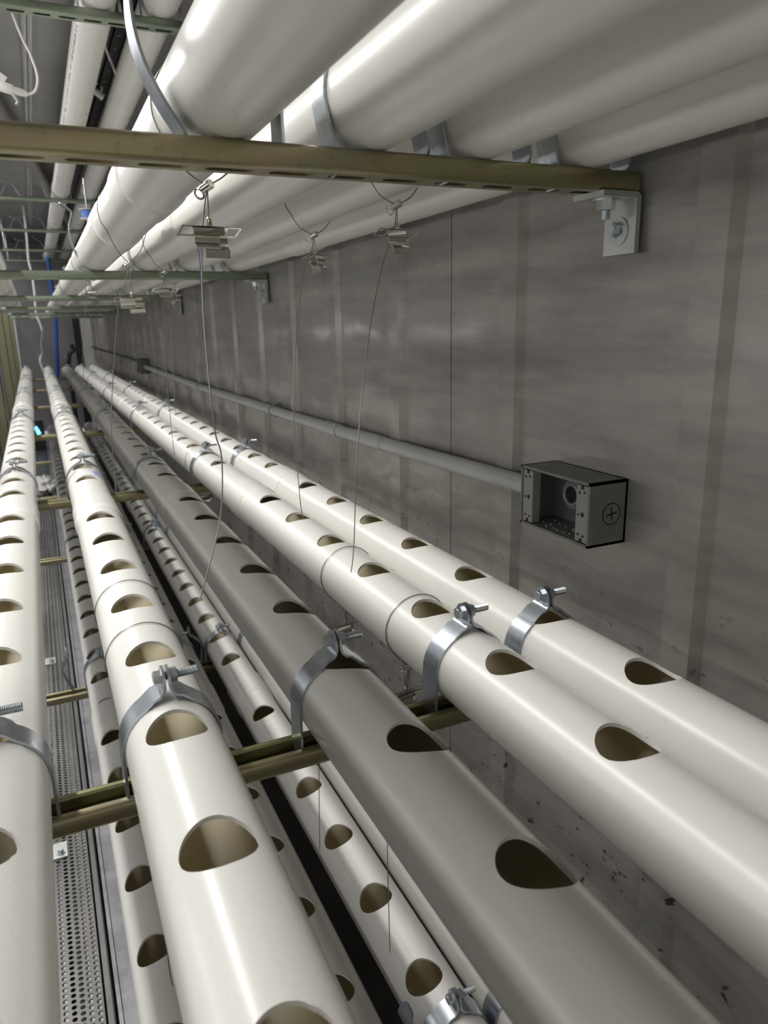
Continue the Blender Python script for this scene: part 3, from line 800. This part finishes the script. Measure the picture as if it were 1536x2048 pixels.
# ------------------------------------------------------------------ cable hangers
WR = 0.00095
def hanger(px, pz, y, clip, rot, tail, label, group, drop=0.03, loop_dy=0.0, grip_at=0.45):
    """wire loop round the pipe (px,pz), gripper below it, spring clip hanging at `clip`, wire tail"""
    t = thing('cable_hanger', (clip[0], clip[1], clip[2]), label, 'cable hanger', group)
    o = Vector(clip); R = lambda P: [Vector(p)-o for p in P]
    bot = Vector((px, y, pz-PR)); c = Vector(clip)+Vector((0, 0, 0.020))
    g = bot.lerp(c, grip_at) if grip_at > 0 else bot
    g.x = clip[0]*0.6+px*0.4
    # loop: gripper -> left tangent -> over the top -> right tangent -> gripper
    pts = [g]
    rr = PR+0.0012
    a0 = 222; pts.append(Vector((px-0.026, y-loop_dy*0.3, (g.z+pz-PR)/2+0.004)))
    for a in range(a0, -43, -12): pts.append(Vector((px+rr*math.cos(rad(a)), y+loop_dy*math.cos(rad(a)), pz+rr*math.sin(rad(a)))))
    pts.append(Vector((px+0.026, y+loop_dy*0.3, (g.z+pz-PR)/2+0.004))); pts.append(g)
    MB().tube(R(bez(pts, 3)), WR, 6).build('wire_loop', WIRE, t)
    gl = g-o
    m = MB(); d = Vector((0.55, -0.75, 0.35)).normalized()*0.0075; m.tube([gl-d, gl-d*0.9, gl+d*0.9, gl+d], [0.0052, 0.0058, 0.0058, 0.0052], 16); gr = m.build('gripper', STAIN, t)
    m = MB(); rc_ = gl-d*1.0+Vector((-0.004, 0.003, -0.005)); m.torus(rc_, (0.6, 0.5, 0.5), 0.0062, 0.0014, 18, 6); m.build('ring', STAIN, gr)
    MB().tube([gl, Vector((0, 0, 0.016))], WR, 6).build('wire', WIRE, t)
    # ferrule standing on the clip
    m = MB(); m.tube([(0, 0, 0.0015), (0, 0, 0.014), (0, 0, 0.0165)], [0.0036, 0.0036, 0.0022], 14); m.build('ferrule', STAIN, t)
    rm = Matrix.Rotation(rot, 3, 'Z') @ Matrix.Rotation(-0.36, 3, 'X')
    # flat frame with open windows at both ends
    m = MB(); L = 0.038; Wd = 0.0125; fw = 0.0022; th = 0.0009
    for bx in (((-L, -Wd), (L, -Wd+fw)), ((-L, Wd-fw), (L, Wd)), ((-L, -Wd), (-L+fw, Wd)), ((L-fw, -Wd), (L, Wd)), ((-0.019, -Wd), (0.021, Wd))):
        m.box((bx[0][0], bx[0][1], 0), (bx[1][0], bx[1][1], th))
    m.v = [tuple(rm @ Vector(v)) for v in m.v]; m.build('frame', STAIN, t)
    # two spring jaws, one down each side, offset along the frame
    def jaw(sg, x0, x1):
        prof = [(0.0100, 0.0005), (0.0125, -0.0015), (0.0135, -0.006), (0.0135, -0.012), (0.0120, -0.0165), (0.0100, -0.0185), (0.0110, -0.0210), (0.0150, -0.0265)]
        mm = MB(); n = len(prof); vs = []; th = 0.0010
        for (xx) in (x0, x1):
            for (yy, zz) in prof: vs.append((xx, sg*yy, zz))
            for (yy, zz) in prof: vs.append((xx, sg*(yy-th), zz-0.0003))
        fs = []
        for i in range(n-1):
            fs += [(i, i+1, 2*n+i+1, 2*n+i), (n+i, 3*n+i, 3*n+i+1, n+i+1), (i, n+i, n+i+1, i+1), (2*n+i, 2*n+i+1, 3*n+i+1, 3*n+i)]
        fs += [(0, 2*n, 3*n, n), (n-1, 2*n-1, 4*n-1, 3*n-1)]
        mm.add(vs, fs); mm.v = [tuple(rm @ Vector(v)) for v in mm.v]; mm.build('spring_jaw', STAIN, t)
    jaw(-1, -0.026, 0.006); jaw(1, -0.006, 0.026)
    if tail: MB().tube([Vector(p)-o for p in bez([g]+tail, 6)], WR, 6).build('wire_tail', WIRE, t)
    return t
zc = lambda y: ZU(y)+PR
HG = 'cable clips under the upper tier'
xu = lambda i, y: XU[i]+SXU[i]*y
hanger(xu(1, 0.95), zc(0.95), 0.95, (0.2133, 0.95, 0.1075), 0.15, [(0.205, 0.945, 0.12), (0.1995, 0.94, 0.086), (0.197, 0.95, 0.0), (0.199, 0.95, -0.13), (0.2055, 0.95, -0.175), (0.196, 0.95, -0.26), (0.1605, 0.95, -0.366)], 'bright steel cable clip hanging under the leftmost overhead pipe just behind the nearest strut', HG)
hanger(xu(3, 1.07), zc(1.07), 1.07, (0.530, 1.07, 0.127), 0.10, [(0.521, 1.065, 0.125), (0.508, 1.07, 0.095), (0.478, 1.07, -0.02), (0.452, 1.07, -0.2), (0.440, 1.07, -0.36), (0.433, 1.07, -0.411)], 'steel cable clip hanging against the wall, rightmost of the overhead clips', HG)
hanger(xu(3, 1.44), zc(1.44), 1.44, (0.530, 1.44, 0.120), 0.75, [(0.520, 1.435, 0.13), (0.504, 1.437, 0.100), (0.478, 1.437, -0.05), (0.466, 1.437, -0.20), (0.470, 1.437, -0.36), (0.4745, 1.437, -0.414)], 'steel cable clip turned edgeways, second from right of the overhead clips', HG)
hanger(xu(1, 1.78), zc(1.78), 1.78, (0.2130, 1.78, 0.0530), -0.1, [(0.205, 1.775, 0.10), (0.184, 1.775, 0.05), (0.165, 1.78, -0.05), (0.138, 1.78, -0.22), (0.130, 1.78, -0.389)], 'steel cable clip hanging low under the leftmost overhead pipe before the second strut', HG, loop_dy=0.03)
hanger(xu(1, 2.97), zc(2.97), 2.97, (0.2130, 2.97, 0.115), 0.6, [(0.205, 2.965, 0.125), (0.190, 2.97, 0.07), (0.165, 2.97, -0.06), (0.149, 2.97, -0.226)], 'small steel cable clip under the leftmost overhead pipe just past the second strut', HG)
hanger(xu(3, 3.04), zc(3.04), 3.04, (0.530, 3.04, 0.105), 0.9, [(0.525, 3.03, 0.12), (0.510, 3.04, 0.05), (0.49, 3.04, -0.2), (0.485, 3.04, -0.36)], 'small steel cable clip near the wall just past the second strut', HG)
hanger(xu(2, 2.30), zc(2.30), 2.30, (0.372, 2.30, 0.095), 0.2, [(0.365, 2.29, 0.11), (0.355, 2.30, 0.0), (0.35, 2.30, -0.25), (0.352, 2.30, -0.40)], 'small steel cable clip under the second overhead pipe before the second strut', HG)
HM = 'cable clips under the middle tier'
xp = lambda i, y: XP[i]+SXP[i]*y
hanger(xp(3, 1.31), ZP, 1.31, (0.5125, 1.31, -0.6165), 0.15, [(0.505, 1.30, -0.63), (0.45, 1.31, -0.85), (0.4395, 1.31, -0.94), (0.432, 1.31, -1.141)], 'steel cable clip hanging below the fourth middle pipe behind the third pipe clamp', HM, grip_at=0.25)
hanger(xp(3, 1.008), ZP, 1.008, (0.500, 1.008, -0.6215), 0.1, [(0.495, 1.00, -0.64), (0.47, 1.008, -0.80), (0.46, 1.008, -0.915), (0.460, 1.008, -1.154)], 'steel cable clip hanging below the fourth middle pipe beside its nearest clamp', HM, grip_at=0.3)
hanger(xp(1, 1.105), ZP, 1.105, (0.090, 1.105, -0.640), 0.1, [(0.086, 1.10, -0.66), (0.078, 1.105, -0.9), (0.075, 1.105, -1.096), (0.077, 1.105, -1.14)], 'steel cable clip below the second middle pipe, the nearer of two wire rings', HM, grip_at=0.3)
hanger(xp(1, 1.32), ZP, 1.32, (0.094, 1.32, -0.640), 0.3, [(0.09, 1.31, -0.66), (0.084, 1.32, -0.9), (0.08, 1.32, -1.05)], 'steel cable clip below the second middle pipe, the farther of two wire rings', HM, grip_at=0.3)
hanger(xp(1, 2.50), ZP, 2.50, (0.098, 2.50, -0.640), 0.3, None, 'steel cable clip below the second middle pipe near its second clamp', HM, grip_at=0.3)
hanger(xp(3, 2.74), ZP, 2.74, (0.520, 2.74, -0.640), 0.3, None, 'steel cable clip below the fourth middle pipe near its second clamp', HM, grip_at=0.3)

# ------------------------------------------------------------------ small things near the pipes
def line(name, pts, r, mat, label, cat, group=None, seg=8, n=8):
    o = MB().tube(bez(pts, n), r, seg).build(name, mat, origin=pts[0]); return tag(o, label, cat, group)
line('blue_twine', [(0.352, 1.7, ZU(1.7)), (0.355, 1.7, 0.112), (0.352, 1.7, 0.085), (0.356, 1.7, 0.062), (0.350, 1.7, 0.052), (0.356, 1.7, 0.046), (0.358, 1.7, 0.056), (0.353, 1.7, 0.064)], 0.0013, TWINE, 'short blue twine hanging with a loop below the second overhead pipe', 'twine')
line('blue_twine', [(0.425, 3.6, -0.56), (0.443, 3.6, -0.85), (0.437, 3.6, -0.90), (0.431, 3.6, -0.95), (0.417, 3.6, -1.0)], 0.0035, TWINE, 'frayed blue twine hanging down to a lower tier pipe clamp', 'twine')
m = MB(); a0 = rad(32)
pa = []
for k in range(7):
    a = rad(20+k*5); pa.append((xp(1, 2.44)+(PR+0.0018)*math.sin(a), ZP+(PR+0.0018)*math.cos(a)))
o = MB().strap(pa, 0.018, 0.0012, yc=2.44).build('blue_tape', BLUET, origin=(xp(1, 2.44)+0.03, 2.44, ZP)); tag(o, 'scrap of blue tape on the side of the second middle pipe', 'tape')
# floor fixings on the plate
def floor_fix(x, y, label):
    t = thing('floor_fixing', (x, y, FLOOR), label, 'fixing plate', 'floor fixing plates')
    MB().box((-0.03, -0.035, 0), (0.016, 0.035, 0.006)).build('plate', GALV, t)
    b = MB(); b.cyl((-0.002, -0.012, 0.006), (-0.002, -0.012, 0.008), 0.013, 18); hexa(b, (-0.002, -0.012, 0.008), (-0.002, -0.012, 0.018), 0.0085); b.build('bolt', BOLT, t)
    return t
ff = floor_fix(-0.118, 2.06, 'small green tinted plate with bolt on the perforated floor, nearer one')
dup(ff, (-0.112, 3.44, FLOOR), 'small pale plate on the perforated floor, farther one')

# ------------------------------------------------------------------ ceiling clutter
m = MB()
for dx in (0.0, 0.022): m.tube([(0.118+dx, 2.2, CZ-0.012), (0.128+dx, 9.5, CZ-0.012)], 0.010, 10)
tag(m.build('clear_tube', CLEAR, origin=(0.13, 5, CZ)), 'clear plastic tube strip running along the ceiling at upper left', 'plastic tube')
m = MB(); m.box((0.425, 1.4, CZ-0.045), (0.43, 9.3, CZ)); m.box((0.425, 1.4, CZ-0.045), (0.475, 9.3, CZ-0.040)); m.box((0.470, 1.4, CZ-0.045), (0.475, 9.3, CZ))
y = 1.5
bs = m.build('light_rail', BLACKP, origin=(0.45, 5, CZ)); tag(bs, 'black slotted rail along the ceiling between the two topmost pipes', 'rail')
h = MB()
while y < 9.2: h.cyl((0.0, y-5, -0.0455), (0.0, y-5, -0.0460), 0.006, 10); y += 0.15
h.build('slot', GALV, bs)
line('white_cable', [(0.406, 3.4, CZ-0.02), (0.408, 3.4, 1.06), (0.431, 3.4, 0.987), (0.44, 3.42, 0.97)], 0.005, WHITE, 'short white cable crossing the gap between the two topmost pipes', 'cable')
t = thing('cable_connector', (0.425, 4.0, 1.05), 'round white cable fitting between the two topmost pipes', 'connector')
MB().cyl((-0.02, 0, 0.012), (0.022, 0, -0.016), 0.015, 16).build('body', WHITE, t); MB().torus((0.0, -0.01, 0.02), (0.3, 1, 0.3), 0.018, 0.004).build('wire_loop', WHITE, t)
t = thing('cord_connector', (0.045, 3.0, 0.772), 'white cord connector with looped cord at the upper left edge', 'connector')
MB().tube([(-0.06, 0, 0.012), (-0.045, 0, 0.01), (-0.04, 0, 0.009), (0.0, 0, 0.0), (0.004, 0, -0.001), (0.038, 0, -0.007), (0.048, 0, -0.009)], [0.013, 0.014, 0.017, 0.016, 0.013, 0.011, 0.005], 14).build('plug_body', WHITE, t)
MB().tube([(p[0]-0.045, 0, p[2]-0.772) for p in bez([(0.055, 3, 1.11), (0.070, 3, 1.03), (0.083, 3, 0.977), (0.097, 3, 0.93), (0.116, 3, 0.882), (0.128, 3, 0.826), (0.121, 3, 0.787), (0.105, 3, 0.768), (0.085, 3, 0.764)], 6)], 0.0042, 10).build('cord', WHITE, t)
MB().tube([(-0.01, 0, -0.002), (0.004, 0, -0.02), (0.012, 0, -0.035), (0.006, 0, -0.045)], 0.006, 10).build('hook', GALV, t)
tag(MB().tube(bez([(-0.02, 3.0, 0.93), (0.03, 3.0, 1.0), (0.075, 3.0, 1.06), (0.10, 3.0, 1.115)], 6), 0.0042, 8).build('white_cable', WHITE, origin=(0.03, 3, 1.0)), 'white cord slanting up to the ceiling in the upper left corner', 'cable')
o = MB().box((-0.012, -0.001, -0.014), (0.016, 0.001, 0.014)).build('paper_tag', WHITE); place(o, (0.013, 3.0, 0.806), (0, 0.6, 0)); tag(o, 'small white tag on the cord connector at the left edge', 'tag')
tag(MB().tube([(-0.075, 3.95, 1.06), (0.25, 6.6, 1.04), (0.50, 8.6, 1.02)], 0.040, 24).build('cross_pipe', DUSTY, origin=(0.08, 4.6, 0.92)), 'grey plastic pipe slanting across below the ceiling at upper left', 'pipe')
t = thing('wire_spool', (0.37, 5.0, 0.645), 'white spool of blue line behind the leftmost overhead pipe', 'spool')
m = MB(); m.cyl((0.02, 0, 0.024), (0.02, 0, 0.028), 0.045, 28); m.cyl((0.025, 0, -0.028), (0.025, 0, -0.024), 0.045, 28); m.cyl((0.022, 0, -0.024), (0.022, 0, 0.024), 0.012, 16); m.build('reel', WHITE, t)
MB().cyl((0.022, 0, -0.022), (0.022, 0, 0.022), 0.030, 24).build('line', BLUET, t)
MB().tube([(0.022, 0, 0.028), (0.022, 0, 0.20)], 0.004, 8).build('hanging_rod', BOLT, t)
line('white_cable', [(0.075, 8.2, 1.115), (0.076, 8.2, 0.987), (0.069, 8.2, 0.806), (0.058, 8.2, 0.623), (0.067, 8.2, 0.531), (0.071, 8.2, 0.415), (0.069, 8.2, 0.30), (0.060, 8.2, 0.18), (0.066, 8.2, 0.083), (0.091, 8.2, -0.037), (0.063, 8.2, -0.182), (0.063, 8.2, -0.256), (0.034, 8.2, -0.338), (0.060, 8.25, -0.46)], 0.010, WHITE, 'long white wavy cable hanging from the ceiling behind the second middle pipe', 'cable')

# ------------------------------------------------------------------ far end
tag(MB().tube([(0.29, 10.2, 0.9), (0.285, 10.2, 0.069), (0.20, 10.2, -0.852), (0.185, 10.2, FLOOR)], 0.022, 14).build('blue_pipe', BLUE, origin=(0.2, 10.2, FLOOR)), 'blue upright pipe in front of the end wall', 'pipe')
tag(MB().box((0.645, 11.74, FLOOR), (0.80, 11.80, 0.13)).build('corner_panel', WHITE, origin=(0.72, 11.77, FLOOR)), 'white panel in the far corner beside the wall', 'panel')
tag(MB().box((0.545, 11.72, FLOOR), (0.615, 11.80, 0.13)).build('dark_strip', BLACKP, origin=(0.58, 11.76, FLOOR)), 'dark upright strip on the end wall beside the white panel', 'strip')
line('black_hook', [(0.46, 11.0, -0.25), (0.48, 11.0, -0.33), (0.43, 11.0, -0.36), (0.41, 11.0, -0.44), (0.40, 11.0, -0.53), (0.40, 11.0, -1.2), (0.40, 11.0, FLOOR)], 0.028, BLACKP, 'black hose bent over in front of the end wall', 'hose')
def crumple(c, s_, label, mat, seed):
    rd = random.Random(seed); m = MB(); m.sphere((0, 0, 0), 1, 22, 14)
    vs = []
    for v in m.v:
        k = 1+rd.uniform(-0.22, 0.22); vs.append((v[0]*s_[0]*k, v[1]*s_[1]*k, max(v[2]*s_[2]*k, -s_[2]*0.8)))
    m.v = vs; o = m.build('crumpled_bag', mat, angle=5); place(o, c); return tag(o, label, 'bag', 'crumpled bags')
crumple((-0.09, 7.4, FLOOR+0.05), (0.10, 0.3, 0.08), 'crumpled pale plastic bag on the floor between the left pipes', WHITE, 4)
t = thing('indicator_lamp', (-0.10, 9.9, FLOOR+0.25), 'bright cyan lamp glowing low at the end of the aisle', 'lamp')
MB().box((-0.08, 0.02, -0.25), (0.08, 0.10, 0.12)).build('housing', BLACKP, t); MB().tube([(-0.02, 0.0, 0.05), (0.0, 0, 0.01), (0.02, 0, -0.04)], 0.022, 12).build('lens', CYAN, t)
